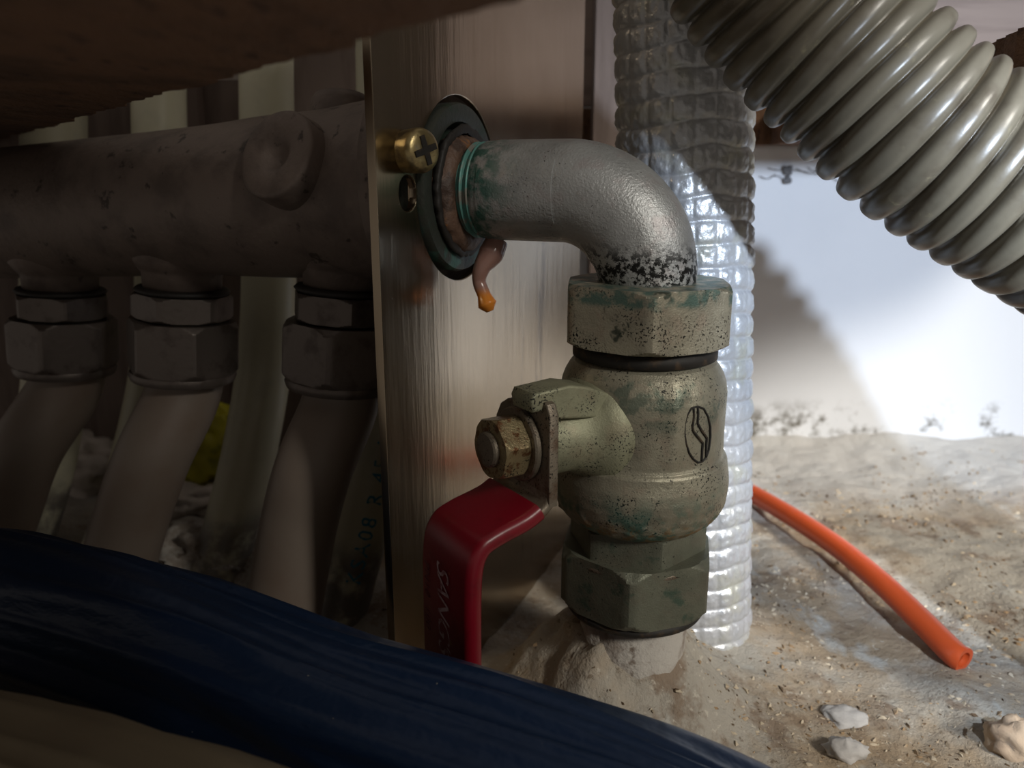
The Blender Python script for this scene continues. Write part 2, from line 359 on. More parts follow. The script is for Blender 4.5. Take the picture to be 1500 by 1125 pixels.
mDrip.mix(mDrip.math('MULTIPLY', mDrip.math('SUBTRACT', 1, mDrip.ramp(mDrip.pos(2), H-0.0315, H-0.0285)), 1.0), (0.62, 0.22, 0.03))
mDrip.b.inputs['Subsurface Weight'].default_value = 0.3; mDrip.b.inputs['Subsurface Radius'].default_value = (0.003, 0.0015, 0.001)
mDrip.bump(mDrip.noise(200, 2), 0.3, 0.001)
mChip = Mat('brown_chips', (0.30, 0.20, 0.11), 0.9); mChip.mix(mChip.ramp(mChip.noise(75, 2), 0.45, 0.55), (0.50, 0.42, 0.31)).mix(mChip.ramp(mChip.noise(160, 2), 0.56, 0.6), (0.11, 0.07, 0.04))
mWeb = Mat('dusty_cobweb', (0.10, 0.10, 0.11), 0.9); mWeb.mix(mWeb.noise(100), (0.2, 0.2, 0.2))
for k, v in list(globals().items()):
    if isinstance(v, Mat): globals()[k] = v.m

# ------------------------------------------------------------------ setting: floor, walls
FZ = -0.150
VX, VY = 0.0337, 0.2000                     # valve axis
def fheight(x, y):
    z = FZ + 0.0025*noise.noise(Vector((x*22, y*22, 1))) + 0.0016*noise.noise(Vector((x*70, y*70, 2))) + 0.0008*noise.noise(Vector((x*190, y*190, 3)))
    d = math.hypot(x-VX+0.004, y-VY-0.004)
    z += 0.031*math.exp(-(d/0.029)**3)*(1+0.22*noise.noise(Vector((x*75, y*75, 5)))+0.2*noise.noise(Vector((x*210, y*210, 6))))
    d2 = math.hypot((x-0.057), (y-0.243)); z += 0.004*math.exp(-(d2/0.03)**2)
    z += 0.006*max(0, noise.noise(Vector((x*34, y*34, 8))))*math.exp(-((x+0.09)/0.08)**2)
    z += 0.010*math.exp(-((0.45-y)/0.018)**2)*(0.6+0.6*noise.noise(Vector((x*25, 3, 1))))
    return z
NX, NY = 420, 240
V = []; 
for j in range(NY):
    for i in range(NX):
        x = -0.42 + 0.94*i/(NX-1); y = 0.02 + 0.43*j/(NY-1)
        V.append((x, y, fheight(x, y)))
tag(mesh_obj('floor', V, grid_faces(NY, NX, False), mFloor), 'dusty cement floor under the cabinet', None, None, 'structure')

def box(c, s, rot=0):
    M = Matrix.Rotation(rot, 3, 'Z'); V = []
    for z in (-1, 1):
        for y in (-1, 1):
            for x in (-1, 1):
                V.append(Vector(c) + M @ Vector((x*s[0]/2, y*s[1]/2, z*s[2]/2)))
    return V, [(0, 1, 3, 2), (4, 5, 7, 6), (0, 1, 5, 4), (2, 3, 7, 6), (0, 2, 6, 4), (1, 3, 7, 5)]
# white wall, with a slightly wavy face
V = []
for j in range(60):
    for i in range(120):
        x = 0.02 + 0.62*i/119; z = -0.165 + 0.181*j/59
        V.append((x, 0.440 + 0.0012*noise.noise(Vector((x*14, z*14, 0))) , z))
for j in range(60):
    for i in range(120):
        x = 0.02 + 0.62*i/119; z = -0.165 + 0.181*j/59
        V.append((x, 0.475, z))
f1 = grid_faces(60, 120, False); nn = 7200
f2 = [tuple(q+nn for q in f) for f in f1]
fs = []
for i in range(119): fs += [(i, i+1, nn+i+1, nn+i), (59*120+i, 59*120+i+1, nn+59*120+i+1, nn+59*120+i)]
for j in range(59): fs += [(j*120, (j+1)*120, nn+(j+1)*120, nn+j*120), (j*120+119, (j+1)*120+119, nn+(j+1)*120+119, nn+j*120+119)]
tag(mesh_obj('wall_back', V, f1+f2+fs, mWall), 'white painted wall lit by the lamp behind the ribbed hose', None, None, 'structure')
# darker back wall on the left
tag(mesh_obj('wall_left', *box((-0.24, 0.458, 0.05), (0.50, 0.03, 0.43)), mRag, None, False), 'pale wall far behind the manifold', None, None, 'structure')
bp = thing('brown_panel', (-0.18, 0.42, FZ), 'dull brown wooden panel standing behind the manifold and white pipes', 'panel')
mesh_obj('board', *box((-0.215, 0.424, -0.055), (0.47, 0.012, 0.20)), mBrownPanel, bp, False)
for (xa, xb) in ((262, 297), (428, 530), (868, 1000)):
    a = PY(xa, 150, 0.416).x; b = PY(xb, 150, 0.416).x
    mesh_obj('post', *box(((a+b)/2, 0.416, 0.03), (b-a, 0.016, 0.36)), mBrownPanel, bp, False)

# cabinet floor board with a ragged sawn hole; we look at it from below
def ragged(a, b, n, amp, seed):
    a = Vector(a); b = Vector(b); d = (b-a).normalized(); nrm = Vector((-d.y, d.x)); out = []
    for i in range(n):
        t = i/n; p = a.lerp(b, t)
        k = noise.noise(Vector((t*n*0.11, seed, 0))) + 0.8*noise.noise(Vector((t*n*0.45, seed, 3)))
        out.append(p + nrm*amp*k)
    return out
edge = []
pts = [(0.075, -0.020), (-0.003, 0.081), (-0.068, 0.166), (-0.226, 0.370), (-0.268, 0.432), (0.133, 0.432), (0.126, 0.234), (0.118, 0.200), (0.116, 0.185)]
for i in range(len(pts)-1):
    a = pts[i]; b = pts[i+1]
    edge += ragged(a, b, max(4, int((Vector(b)-Vector(a)).length/0.0020)), 0.0022, i*3.7)
outer = [(0.200, 0.185), (0.30, 0.30), (0.30, 0.47), (-0.36, 0.47), (-0.36, -0.02)]
o = mesh_obj('cabinet_floor_board', *slab([(p[0], p[1]) for p in edge] + outer, [], 0.018, (0, 0, 0.024), (1, 0, 0), (0, 1, 0)), mBoard, None, False)
tag(o, 'raw brown particleboard of the cabinet floor with a ragged sawn edge, overhead', 'board')
o = mesh_obj('cabinet_back_panel', *box((0.26, 0.452, 0.19), (0.55, 0.012, 0.31)), mPink, None, False)
tag(o, 'pinkish wood grain panel above the hole behind the ribbed hose', 'panel')

# ------------------------------------------------------------------ mounting plate
tp = Vector((0.387, 0.922, 0)); m_ = Vector((0.922, -0.387, 0)); Zu = Vector((0, 0, 1))
PC = Vector((-0.014, 0.220, -0.0033))       # centre of the hole in the plate
hole_r = 0.0238
ol = [(-0.041, -0.1465), (0.105, -0.1465), (0.105, 0.10), (-0.041, 0.10)]
sc_s, sc_z = -0.0275, 0.0085
slot = circ(-0.0272, -0.0010, 0.0042, 28)
pl = mesh_obj('mounting_plate', *slab(ol, [circ(0.0006, -0.0006, hole_r, 72), slot], 0.0022, PC - m_*0.0011, tp, Zu, 0.0003), mPlate, None, True, 30)
tag(pl, 'tall tan brushed metal plate the elbow pipe comes through, manifold behind', 'plate')
# screw
sw = thing('screw', PC + tp*sc_s + Zu*sc_z, 'tarnished brass cross-head screw in the tan plate left of the elbow', 'screw')
so = PC + tp*sc_s + Zu*sc_z
sd = Vector((0.74, -0.66, 0.03)).normalized()
prof = [(0, 0.0042), (0.0005, 0.0049), (0.0050, 0.0051), (0.0059, 0.0048), (0.0064, 0.0042), (0.0067, 0.0030), (0.0068, 0.0009)]
hv, hf = lathe(prof, so, sd, 40)
hd = mesh_obj('head', hv, hf, mBrass, sw, True, 45)
# cross recess: four-armed slab on the head, recess shade put in its dark colour
xx, yy, dd = frame(sd)
arms = []
for q in range(4):
    a = R(18) + q*math.pi/2
    for da, rr in ((-0.75, 0.0011), (-0.20, 0.0034), (0.20, 0.0034)):
        arms.append((rr*math.cos(a+da), rr*math.sin(a+da)))
cr = slab(arms, [], 0.0006, so + sd*0.0067, xx, yy)
mesh_obj('cross_recess_shade', *cr, mGroove, sw, False)
mesh_obj('shank', *lathe([(-0.006, 0.0022), (0.001, 0.0022)], so, m_, 20), mBrass, sw)

# ------------------------------------------------------------------ manifold
mt = Vector((-0.922, 0.387, -0.057)).normalized()       # runs away to the left, a little downhill
M0 = PC.copy()
mf = thing('manifold', (-0.10, 0.256, FZ), 'dusty brown bronze water manifold with three outlets, behind the plate', 'manifold')
def mrad(h):
    r = 0.0222
    r += 0.0022*math.exp(-((h-0.012)/0.018)**2) + 0.0010*math.exp(-((h-0.048)/0.018)**2)
    return r
prof = [(-0.002, 0.016)] + [(-0.002 + 0.332*i/90, mrad(-0.002+0.332*i/90)) for i in range(91)]
mesh_obj('body', *lathe(prof, M0 + mt*0.0075, mt, 72, lambda a, h, r: r*(1+0.006*noise.noise(Vector((math.cos(a)*2, math.sin(a)*2, h*40))))), mManifold, mf)
# collar next to the plate
mesh_obj('collar', *lathe([(0.0055, 0.019), (0.0055, 0.0312), (0.007, 0.0320), (0.011, 0.0318), (0.014, 0.024), (0.015, 0.02)], M0, mt, 64), mManifold, mf)
# round boss with a dimple, facing the camera
def mpt(px):                                               # point on the manifold axis seen above pixel column px
    best = min(((i*0.0005) for i in range(640)), key=lambda s: abs(750 + F*(lambda q: q.x/(q.y*CP - q.z*SP))(M0+mt*s) - px))
    return M0 + mt*best
bc = mpt(506)
bd = (Vector((-0.06, -1, 0.42))); bd = (bd - mt*bd.dot(mt)).normalized()
bd = (bd + mt*0.10).normalized()
prof = [(0.010, 0.0124), (0.0220, 0.0122), (0.0268, 0.0119), (0.0277, 0.0115), (0.0280, 0.0104), (0.0279, 0.0056), (0.0272, 0.0042), (0.0256, 0.0030), (0.0248, 0.0012)]
mesh_obj('boss', *lathe(prof, bc, bd, 48, lambda a, h, r: r*(1+0.02*noise.noise(Vector((math.cos(a)*2, math.sin(a)*2, h*90))))), mManifold, mf)
# second boss on top near the plate
b2 = mpt(500)
mesh_obj('top_boss', *lathe([(0.010, 0.0095), (0.0255, 0.0085), (0.0275, 0.0075), (0.028, 0.004)], b2, (0.0, 0.25, 1), 40), mManifold, mf)
fit = [(511, (-0.085, -0.02, -1)), (266, (-0.085, -0.02, -1)), (82, (-0.07, -0.02, -1))]
ends = []
for k, (px, dv) in enumerate(fit):
    d = Vector(dv).normalized(); c = mpt(px) - d*0.0055
    prof = [(0.012, 0.0165), (0.0225, 0.0160), (0.0255, 0.0135), (0.027, 0.0122), (0.0325, 0.0118)]
    nk = mesh_obj('outlet', *lathe(prof, c, d, 48), mManifold, mf)
    mesh_obj('seal_ring', *lathe([(0.0315, 0.0118), (0.0317, 0.0138), (0.0325, 0.0145), (0.0333, 0.0138), (0.0338, 0.0118)], c, d, 48), mRubber, mf)
    mesh_obj('collar_nut', *hexnut(c + d*0.0336, d, 0.0078, 0.0158, R(12+23*k), 0.14), mFitting, mf, True, 24)
    mesh_obj('nut', *hexnut(c + d*0.0420, d, 0.0170, 0.0180, R(33+25*k), 0.13), mFitting, mf, True, 24)
    mesh_obj('nut_lip', *lathe([(0.0585, 0.0120), (0.0588, 0.0162), (0.0600, 0.0166), (0.0616, 0.0160), (0.0618, 0.0118)], c, d, 48), mFitting, mf, True, 40)
    ends.append((c, d))

# heating pipes under the manifold
targets = [[(462, 680), (441, 755), (423, 850), (405, 960)], [(224, 670), (194, 755), (170, 840), (148, 920)], [(38, 660), (4, 755), (-24, 830), (-60, 920)]]
lab = ['grey-brown pipe from the nearest manifold outlet, beside the tan plate', 'grey-brown pipe from the middle manifold outlet', 'grey-brown pipe from the farthest manifold outlet, at the photo edge']
for k in range(3):
    c, d = ends[k]
    q = [c + d*0.050, c + d*0.066]
    dep = (c.y*CP - c.z*SP)
    for n_, (px, py) in enumerate(targets[k]):
        q.append(P(px, py, dep + 0.012 + 0.003*n_))
    path = catmull(q, 10)
    path = [p for p in path if p.z > FZ-0.004]
    o = mesh_obj('heating_pipe', *sweep(path, 0.0114 if k == 0 else 0.0118, 40), mPipe)
    tag(o, lab[k], 'pipe', 'heating pipes under the manifold')

# white return pipes behind
ret = [([(85, -160), (80, 100), (78, 420), (82, 540), (62, 680), (28, 800), (5, 900)], 0.335, 0.0125, 'cream plastic pipe at the far left behind the manifold'),
       ([(232, -160), (232, 100), (238, 420), (228, 560), (190, 720), (150, 830), (120, 920)], 0.325, 0.0105, 'cream plastic pipe rising behind the middle outlet of the manifold'),
       ([(390, -160), (390, 60), (391, 180), (394, 410), (386, 540), (368, 650), (347, 740), (318, 840), (295, 910)], 0.305, 0.0101, 'cream plastic pipe in full view between two manifold outlets'),
       ([(560, -160), (564, 50), (568, 400), (560, 580), (544, 700), (520, 800), (496, 890), (480, 950)], 0.283, 0.0104, 'cream plastic pipe printed with teal lettering beside the plate')]
for k, (pp, dep, r, lb) in enumerate(ret):
    path = catmull([P(a, b, dep + 0.0*i) for i, (a, b) in enumerate(pp)], 10)
    path = [p for p in path if p.z > FZ-0.004]
    o = thing('return_pipe', path[-1], lb, 'pipe', 'cream pipes behind the manifold')
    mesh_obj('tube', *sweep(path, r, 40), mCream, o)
    if k == 3:
        # printed lettering wrapped on the tube, reading upwards
        tv, tf = text_mesh('KSA08 R 45.1', 0.0074, 0, 1.22)
        fine = resample(path[::-1], 0.0004); fr = frames(fine)
        z0 = min(range(len(fine)), key=lambda i: (fine[i]-P(505, 842, dep)).length)
        out = []
        for v in tv:
            i = max(0, min(len(fine)-1, z0 + int(v.x/0.0004))); x, y, t = fr[i]
            view = (-fine[i]); view = (view - t*view.dot(t)).normalized()
            side = view.cross(t)
            ang = R(14) + (0.0026 - v.y)/r
            out.append(fine[i] + (view*math.cos(ang) - side*math.sin(ang))*(r+0.00012))
        mesh_obj('lettering', out, tf, mBlueInk, o, False)

# ------------------------------------------------------------------ elbow pipe through the plate
BR = 0.0220; ER = 0.0127
el = thing('elbow_pipe', (VX, VY, -0.0275), 'grey cast metal elbow curving from the plate down to the valve', 'pipe elbow')
Eax = Vector((VX, VY, 0)) - Vector((PC.x, PC.y, 0)); Elen = Eax.length; ed = Eax.normalized()
zc = -0.0040
path = []
s0 = 0.0075
L1 = Elen - BR
for i in range(14): path.append(Vector((PC.x, PC.y, zc)) + ed*(s0 + (L1-s0)*i/13))
cb = Vector((PC.x, PC.y, zc)) + ed*L1 - Zu*BR
for i in range(1, 33):
    a = math.pi/2*i/32
    path.append(cb + ed*math.sin(a)*BR + Zu*math.cos(a)*BR)
for i in range(1, 5): path.append(path[45] - Zu*0.0012*i)
def erad(i, s):
    if i == 0: return ER*0.93
    if i < 3: return ER*(0.985)
    if i < 14: return ER*1.0
    if i >= 46: return ER*0.92
    return ER*(1.0 + 0.018*math.sin(math.pi*min(1, (i-13)/32)) - 0.06*max(0, (i-34)/12))
mesh_obj('elbow', *sweep(path, erad, 72), mElbow, el)
# raised casting pad on the straight leg (its edge shows as a fine seam)
pad = []
pr, pn = 12, 20
for i in range(pr):
    s = 0.0105 + (L1-0.0105+0.0008)*i/(pr-1)
    for j in range(pn):
        a = R(-38) + R(76)*j/(pn-1)
        edge = 0.00005 if i in (0, ) or j in (0, pn-1) else 0.00022
        nrm = Vector((ed.y, -ed.x, 0))
        c = Vector((PC.x, PC.y, zc)) + ed*s
        pad.append(c + (nrm*math.cos(a) + Zu*math.sin(a))*(ER*1.0 + edge - (0.0008 if (i in (0, pr-1) and False) else 0)))
c_ = [p.copy() for p in pad[-pn:]]
n0 = len(pad); pad += [p - (p - (Vector((PC.x, PC.y, zc)) + ed*L1)).normalized()*0.0008 for p in c_]
pf = grid_faces(pr, pn, False) + [((pr-1)*pn+j, (pr-1)*pn+j+1, n0+j+1, n0+j) for j in range(pn-1)]
mesh_obj('casting_pad', pad, pf, mElbow, el, True, 30)
# thread turns and sealing tape between plate and elbow
prof = []
for i in range(60):
    h = -0.002 + 0.0105*i/59
    prof.append((h, 0.0118 + 0.00055*math.sin(h/0.0018*2*math.pi)))
mesh_obj('thread', *lathe(prof, Vector((PC.x, PC.y, zc)), ed, 64), mThread, el)
tape = lathe([(-0.003, 0.0140), (0.0010, 0.0152), (0.0028, 0.0149), (0.0042, 0.0138), (0.0050, 0.0124), (0.0046, 0.0112)], Vector((PC.x, PC.y, zc-0.0008)) - tp*0.0008, ed, 96,
    lambda a, h, r: r*(1+0.075*noise.noise(Vector((math.cos(a)*3.1, math.sin(a)*3.1, h*500))) + 0.05*noise.noise(Vector((math.cos(a)*11, math.sin(a)*11, h*900)))))
mesh_obj('sealing_tape', *tape, mTape, el)
fl = lathe([(-0.006, 0.0185), (-0.006, 0.0214), (0.0006, 0.0216), (0.0016, 0.0211), (0.0018, 0.0195), (0.0014, 0.0168), (-0.002, 0.015)], PC - tp*0.0012 - Zu*0.0002, ed, 96,
    lambda a, h, r: r*(1+0.008*noise.noise(Vector((math.cos(a)*3, math.sin(a)*3, h*300)))))
mesh_obj('end_flange', *fl, mFlange, el, True, 45)
torn = lathe([(0.0012, 0.0162), (0.0026, 0.0170), (0.0032, 0.0163), (0.0028, 0.0146)], PC - tp*0.0010 - Zu*0.0010, ed, 120,
    lambda a, h, r: r*(1+0.035*noise.noise(Vector((math.cos(a)*14, math.sin(a)*14, h*300))) + 0.02*noise.noise(Vector((math.cos(a)*4, math.sin(a)*4, 2)))), False, False)
mesh_obj('torn_gasket', *torn, mRubber, el)
# sealant drip running down the plate
q = [P(728, 352, 0.214), P(719, 372, 0.2135), P(706, 392, 0.2135), P(702, 412, 0.2145), P(709, 432, 0.2145), P(714, 446, 0.2143), P(718, 456, 0.2145)]
pth = catmull(q, 8)
rs = [0.0030, 0.0034, 0.0023, 0.0018, 0.0018, 0.0026, 0.0010]
def drad(i, s):
    t = i/8; a = int(min(t, 5.999)); return rs[a]*(1-(t-a)) + rs[min(a+1, 6)]*(t-a)
dr = mesh_obj('sealant_drip', *sweep(pth, drad, 24), mDrip, el)

# ------------------------------------------------------------------ ball valve
def zA(py, y=VY): r = ray(750, py); return r.z*y/r.y
AX = Vector((VX, VY, 0))
def at(z): return Vector((VX, VY, z))
bv = thing('ball_valve', at(FZ), 'speckled brass ball valve with a red lever, hanging below the elbow', 'valve')
def zF(py, r): return zA(py, VY-r)
zt = zF(428, 0.020); zb = zF(526, 0.0222)
# orientation: one corner faces the camera, a few degrees to the right
HX = (0, -1, 0)
NR = 0.0224
n1 = hexnut(at(zb), Zu, zt-zb, NR, R(-6), 0.10, xdir=HX, n=144)
mesh_obj('union_nut', *n1, mNut, bv, True, 22)
mesh_obj('groove_ring', *lathe([(zF(548, .019), 0.0165), (zF(544, .019), 0.0182), (zF(529, .019), 0.0182), (zF(522, .019), 0.016)], at(0), Zu, 72), mGroove, bv)
z = lambda p: zF(p, 0.0207)
prof = [(z(806), 0.0165), (z(799), 0.0185), (z(792), 0.0200), (z(782), 0.02140), (z(770), 0.02230), (z(755), 0.02285), (z(740), 0.02300), (z(726), 0.02285), (z(712), 0.02240), (z(703), 0.02215), (z(700), 0.02190), (z(697), 0.02130), (z(692), 0.02105), (z(670), 0.02100),
        (z(640), 0.0210), (z(615), 0.0211), (z(598), 0.0211), (z(584), 0.0207), (z(572), 0.02000), (z(562), 0.0191), (z(554), 0.0181), (z(550), 0.0172), (z(546), 0.0150)]
# refine rows
pr2 = []
for (h0, r0), (h1, r1) in zip(prof[:-1], prof[1:]):
    for i in range(7): t = i/7; pr2.append((h0+(h1-h0)*t, r0+(r1-r0)*t))
pr2.append(prof[-1])
a_r = R(13)
def brad(a, h, r):
    k = r
    up = 1/(1+math.exp(-(h - z(690))/0.0012)) * 1/(1+math.exp((h - z(556))/0.0015))
    d = (a - a_r + math.pi) % (2*math.pi) - math.pi
    k += up*0.00065*math.exp(-(d/R(7))**2)
    lo = math.exp(-((h - z(782))/0.004)**2)
    k += lo*0.0007*max(0, noise.noise(Vector((math.cos(a)*8, math.sin(a)*8, h*500))) + 0.5*noise.noise(Vector((math.cos(a)*19, math.sin(a)*19, h*1100))))
    k += 0.00012*noise.noise(Vector((math.cos(a)*6, math.sin(a)*6, h*200)))
    return k
mesh_obj('body', *lathe(pr2, at(0), Zu, 216, brad, xdir=HX), mBody, bv)
# neck and lower nut
mesh_obj('hex_neck', *hexnut(at(zF(850, .0185)), Zu, zF(796, .0185)-zF(850, .0185), 0.0186, R(12), 0.05, xdir=HX), mLowNut, bv, True, 22)
mesh_obj('neck_ring', *lathe([(zF(862, .019), 0.0150), (zF(858, .019), 0.0186), (zF(851, .019), 0.0192), (zF(845, .019), 0.0190), (zF(840, .019), 0.0165)], at(0), Zu, 72), mSteel, bv)
mesh_obj('lower_nut', *hexnut(at(zF(932, .0215)), Zu, zF(846, .0215)-zF(932, .0215), 0.0220, R(-11.5), 0.16, xdir=HX, n=144), mLowNut, bv, True, 22)
mesh_obj('lower_ring', *lathe([(zF(940, .0195), 0.015), (zF(938, .0195), 0.0186), (zF(931, .0195), 0.0192), (zF(925, .0195), 0.018)], at(0), Zu, 72), mGroove, bv)
mesh_obj('tail_pipe', *lathe([(FZ-0.003, 0.0135), (zF(930, .0195), 0.0150)], at(0), Zu, 40), mMortar, bv)
# emblem: oval and double zigzag engraved on the body
EZ, Ea = z(635), None
def on_body(px, py):
    """point on the cylinder r=0.0207 seen at a pixel"""
    r = ray(px, py); a = r.x**2 + r.y**2; b = -2*(r.x*VX + r.y*VY); c = VX**2+VY**2 - 0.02122**2
    t = (-b - math.sqrt(max(b*b-4*a*c, 0)))/(2*a); return r*t
def eb(u, v): return on_body(960 + u*140/1125, 560 + v*140/1125)
em = []
V, Fc = [], []
oval = [(500, 285), (570, 310), (620, 400), (648, 520), (650, 640), (632, 790), (600, 880), (550, 935), (505, 945), (450, 905), (400, 830), (362, 720), (343, 600), (350, 480), (380, 380), (425, 305), (500, 285)]
for line, w_ in ((oval, 0.00025), ([(450, 300), (455, 390), (438, 530), (450, 580), (560, 715), (552, 800), (545, 930)], 0.0003), ([(500, 300), (505, 370), (498, 480), (540, 560), (608, 655), (600, 740), (598, 880)], 0.0003)):
    pth = []
    for (a, b), (c, d) in zip(line[:-1], line[1:]):
        for i in range(4): t = i/4; pth.append(eb(a+(c-a)*t, b+(d-b)*t))
    pth.append(eb(*line[-1]))
    V, Fc = merge((V, Fc), sweep(pth, w_, 8))
mesh_obj('emblem', V, Fc, mGroove, bv)
# stem housing, stop lug, lever
SZ = -0.0610
e_ = Vector((-0.839, -0.545, 0)).normalized(); t_ = Vector((0.545, -0.839, 0)).normalized()
SO = at(SZ)
def VL(L, t, zz): return SO + e_*L + t_*t + Zu*zz
prof = [(0.012, 0.0150), (0.0185, 0.0142), (0.0205, 0.0124), (0.0225, 0.0106), (0.0245, 0.0095), (0.0260, 0.0091), (0.0330, 0.0090), (0.0338, 0.0084), (0.0340, 0.005)]
mesh_obj('stem_housing', *lathe(prof, SO, e_, 64), mLug, bv)
lug_o = [(0.016, 0.0050), (0.0335, 0.0072), (0.0345, 0.0105), (0.0372, 0.0108), (0.0378, 0.0098), (0.0402, 0.0098), (0.0408, 0.0126), (0.0400, 0.0142), (0.0300, 0.0148), (0.0245, 0.0136), (0.016, 0.0100)]
mesh_obj('stop_lug', *slab(lug_o, [], 0.0085, VL(0, 0.0045, 0), e_, Zu, 0.0006), mLug, bv, True, 40)
hn = bpy.data.objects.new('handle', None); hn.location = Vector(VL(0.036, 0, 0)) + Vector((0, 0, H)); hn.empty_display_size = 0.01
link(hn, bv); hn.location = Vector(VL(0.036, 0, 0)) + Vector((0, 0, H))
def hchild(name, vf, m, smooth=True, angle=None):
    o = mesh_obj(name, *vf, m, None, smooth, angle)
    o.parent = hn; o.matrix_parent_inverse = Matrix.Translation(-(Vector(hn.location)))
    return o
hol = [(-0.0116, -0.0125), (-0.0118, 0.000), (-0.0112, 0.0042), (-0.0092, 0.0076), (-0.0062, 0.0094), (-0.0030, 0.0098), (0.0010, 0.0094), (0.0032, 0.0080), (0.0052, 0.0086), (0.0062, 0.0108), (0.0080, 0.0122), (0.0100, 0.0116), (0.0114, 0.0092), (0.0114, -0.0125)]
hchild('lever_plate', slab(hol, [], 0.0026, VL(0.0363, 0, 0), t_, Zu, 0.0004), mSteel, True, 35)
def lever(path, wfun, th, n=10):
    """strip of rounded-rectangle section following (L, z) points"""
    fine = catmull([Vector((a, b, 0)) for a, b in path], 8); V = []
    secn = []
    for i, p in enumerate(fine):
        a = fine[max(i-1, 0)]; b = fine[min(i+1, len(fine)-1)]; d = (b-a).normalized(); nrm = Vector((d.y, -d.x, 0))
        wd = wfun(i/(len(fine)-1)); hw = wd/2; ht = th/2; rr = ht*0.85
        for (cx, cy, a0) in ((hw-rr, ht-rr, 0), (-hw+rr, ht-rr, 90), (-hw+rr, -ht+rr, 180), (hw-rr, -ht+rr, 270)):
            for k in range(5):
                an = R(a0 + 22.5*k)
                u = cx + rr*math.cos(an); q = cy + rr*math.sin(an)
                V.append(VL(p.x + nrm.x*q, u, p.y + nrm.y*q))
    return V, grid_faces(len(fine), 20, True, True, True)
hchild('bare_bend', lever([(0.0363, -0.0095), (0.0368, -0.0118), (0.0390, -0.0138), (0.0420, -0.0150)], lambda t: 0.0226, 0.0026), mSteel)
red = lever([(0.0392, -0.0135), (0.0430, -0.0152), (0.0510, -0.0172), (0.0548, -0.0192), (0.0567, -0.0245), (0.0572, -0.0380), (0.0572, -0.0600), (0.0570, -0.0770), (0.0568, -0.0790)], lambda t: 0.0230, 0.0044)
gr = hchild('red_grip', red, mRed, True, 50)
lw = hchild('lock_washer', lathe([(0.0376, 0.0050), (0.0376, 0.0085), (0.0380, 0.0089), (0.0390, 0.0089), (0.0394, 0.0085), (0.0394, 0.005)], SO, e_, 48), mSteel, True, 40)
hchild('handle_nut', hexnut(VL(0.0394, 0, 0), e_, 0.0068, 0.0078, R(13), 0.16, xdir=t_, n=96), mHexNut, True, 22)
hchild('stem_end', lathe([(0.044, 0.0042), (0.0472, 0.0042), (0.0476, 0.0038), (0.0477, 0.0020)], SO, e_, 40), mSteel, True, 40)
# faded lettering on the grip, reading downwards
def handle_text(s, size, t0, z0, m, name, shear, sp):
    tv, tf = text_mesh(s, size, shear, sp)
    out = [VL(0.0572 + 0.0023, t0 + v.y, z0 - v.x) for v in tv]
    return hchild(name, (out, tf), m, False)
handle_text("SANG'S", 0.0080, -0.0022, -0.0245, mWhitePrint, 'lettering', 0.35, 0.88)
handle_text('PN10  100', 0.0038, -0.0088, -0.0275, mFaint, 'small_lettering', 0.2, 1.1)

# ------------------------------------------------------------------ foil duct
fd = thing('foil_duct', (0.0607, 0.243, FZ), 'silver quilted foil duct standing behind the valve', 'duct')
rows, n = 560, 220
V = []
zb_, zt_ = -0.152, 0.085
rowh = 0.0066; ncol = 19
for i in range(rows):
    t = i/(rows-1); zz = zb_ + (zt_-zb_)*t
    cx = 0.0607 + (0.0495-0.0607)*(zz+0.15)/0.17; cy = 0.243
    for j in range(n):
        a = 2*math.pi*j/n
        rowf = (zz + 0.0012*math.sin(a*2+1) + 0.0009*noise.noise(Vector((math.cos(a)*2, math.sin(a)*2, zz*60))))/rowh
        ri = math.floor(rowf); fv = rowf - ri
        colf = a/(2*math.pi)*ncol + 0.15*noise.noise(Vector((a*2, ri*0.3, 0))); fu = colf - math.floor(colf)
        qv = (1-(2*fv-1)**4); qu = (1-(2*fu-1)**4)
        pil = qv*(0.35+0.65*qu)
        cell = noise.noise(Vector((ri*1.7, math.floor(colf)*2.3, 1)))
        crk = noise.noise(Vector((math.cos(a)*22, math.sin(a)*22, zz*520)))
        r = 0.0186 + 0.0011*pil + 0.0005*cell*qu*qv + 0.00045*crk*qu*qv + 0.0005*noise.noise(Vector((math.cos(a)*1.5, math.sin(a)*1.5, zz*25)))
        r += 0.0003*cell*(2*fu-1)*qu
        V.append((cx + r*math.cos(a), cy + r*math.sin(a), zz))
mesh_obj('foil_sleeve', V, grid_faces(rows, n, True, True, True), mFoil, fd)

# ------------------------------------------------------------------ corrugated hose
hp = [(990, -330, .165), (1050, -150, .174), (1150, 0, .179), (1245, 95, .179), (1342, 187, .178), (1433, 249, .177), (1527, 306, .176), (1630, 375, .177), (1720, 500, .180), (1790, 640, .184), (1828, 790, .188), (1850, 950, .193), (1862, 1100, .197), (1866, 1200, .199)]
path = resample(catmull([P(a, b, d) for a, b, d in hp], 40), 0.0058/12)
pitch = 0.0058
def hrad(i, s):
    f = (s/pitch) % 1.0
    return 0.0205 - 0.0030*(abs(2*f-1)**3.2)
hs = mesh_obj('corrugated_hose', *sweep(path, hrad, 96), mHose)
tag(hs, 'thick grey ribbed drain hose running down across the upper right', 'hose')

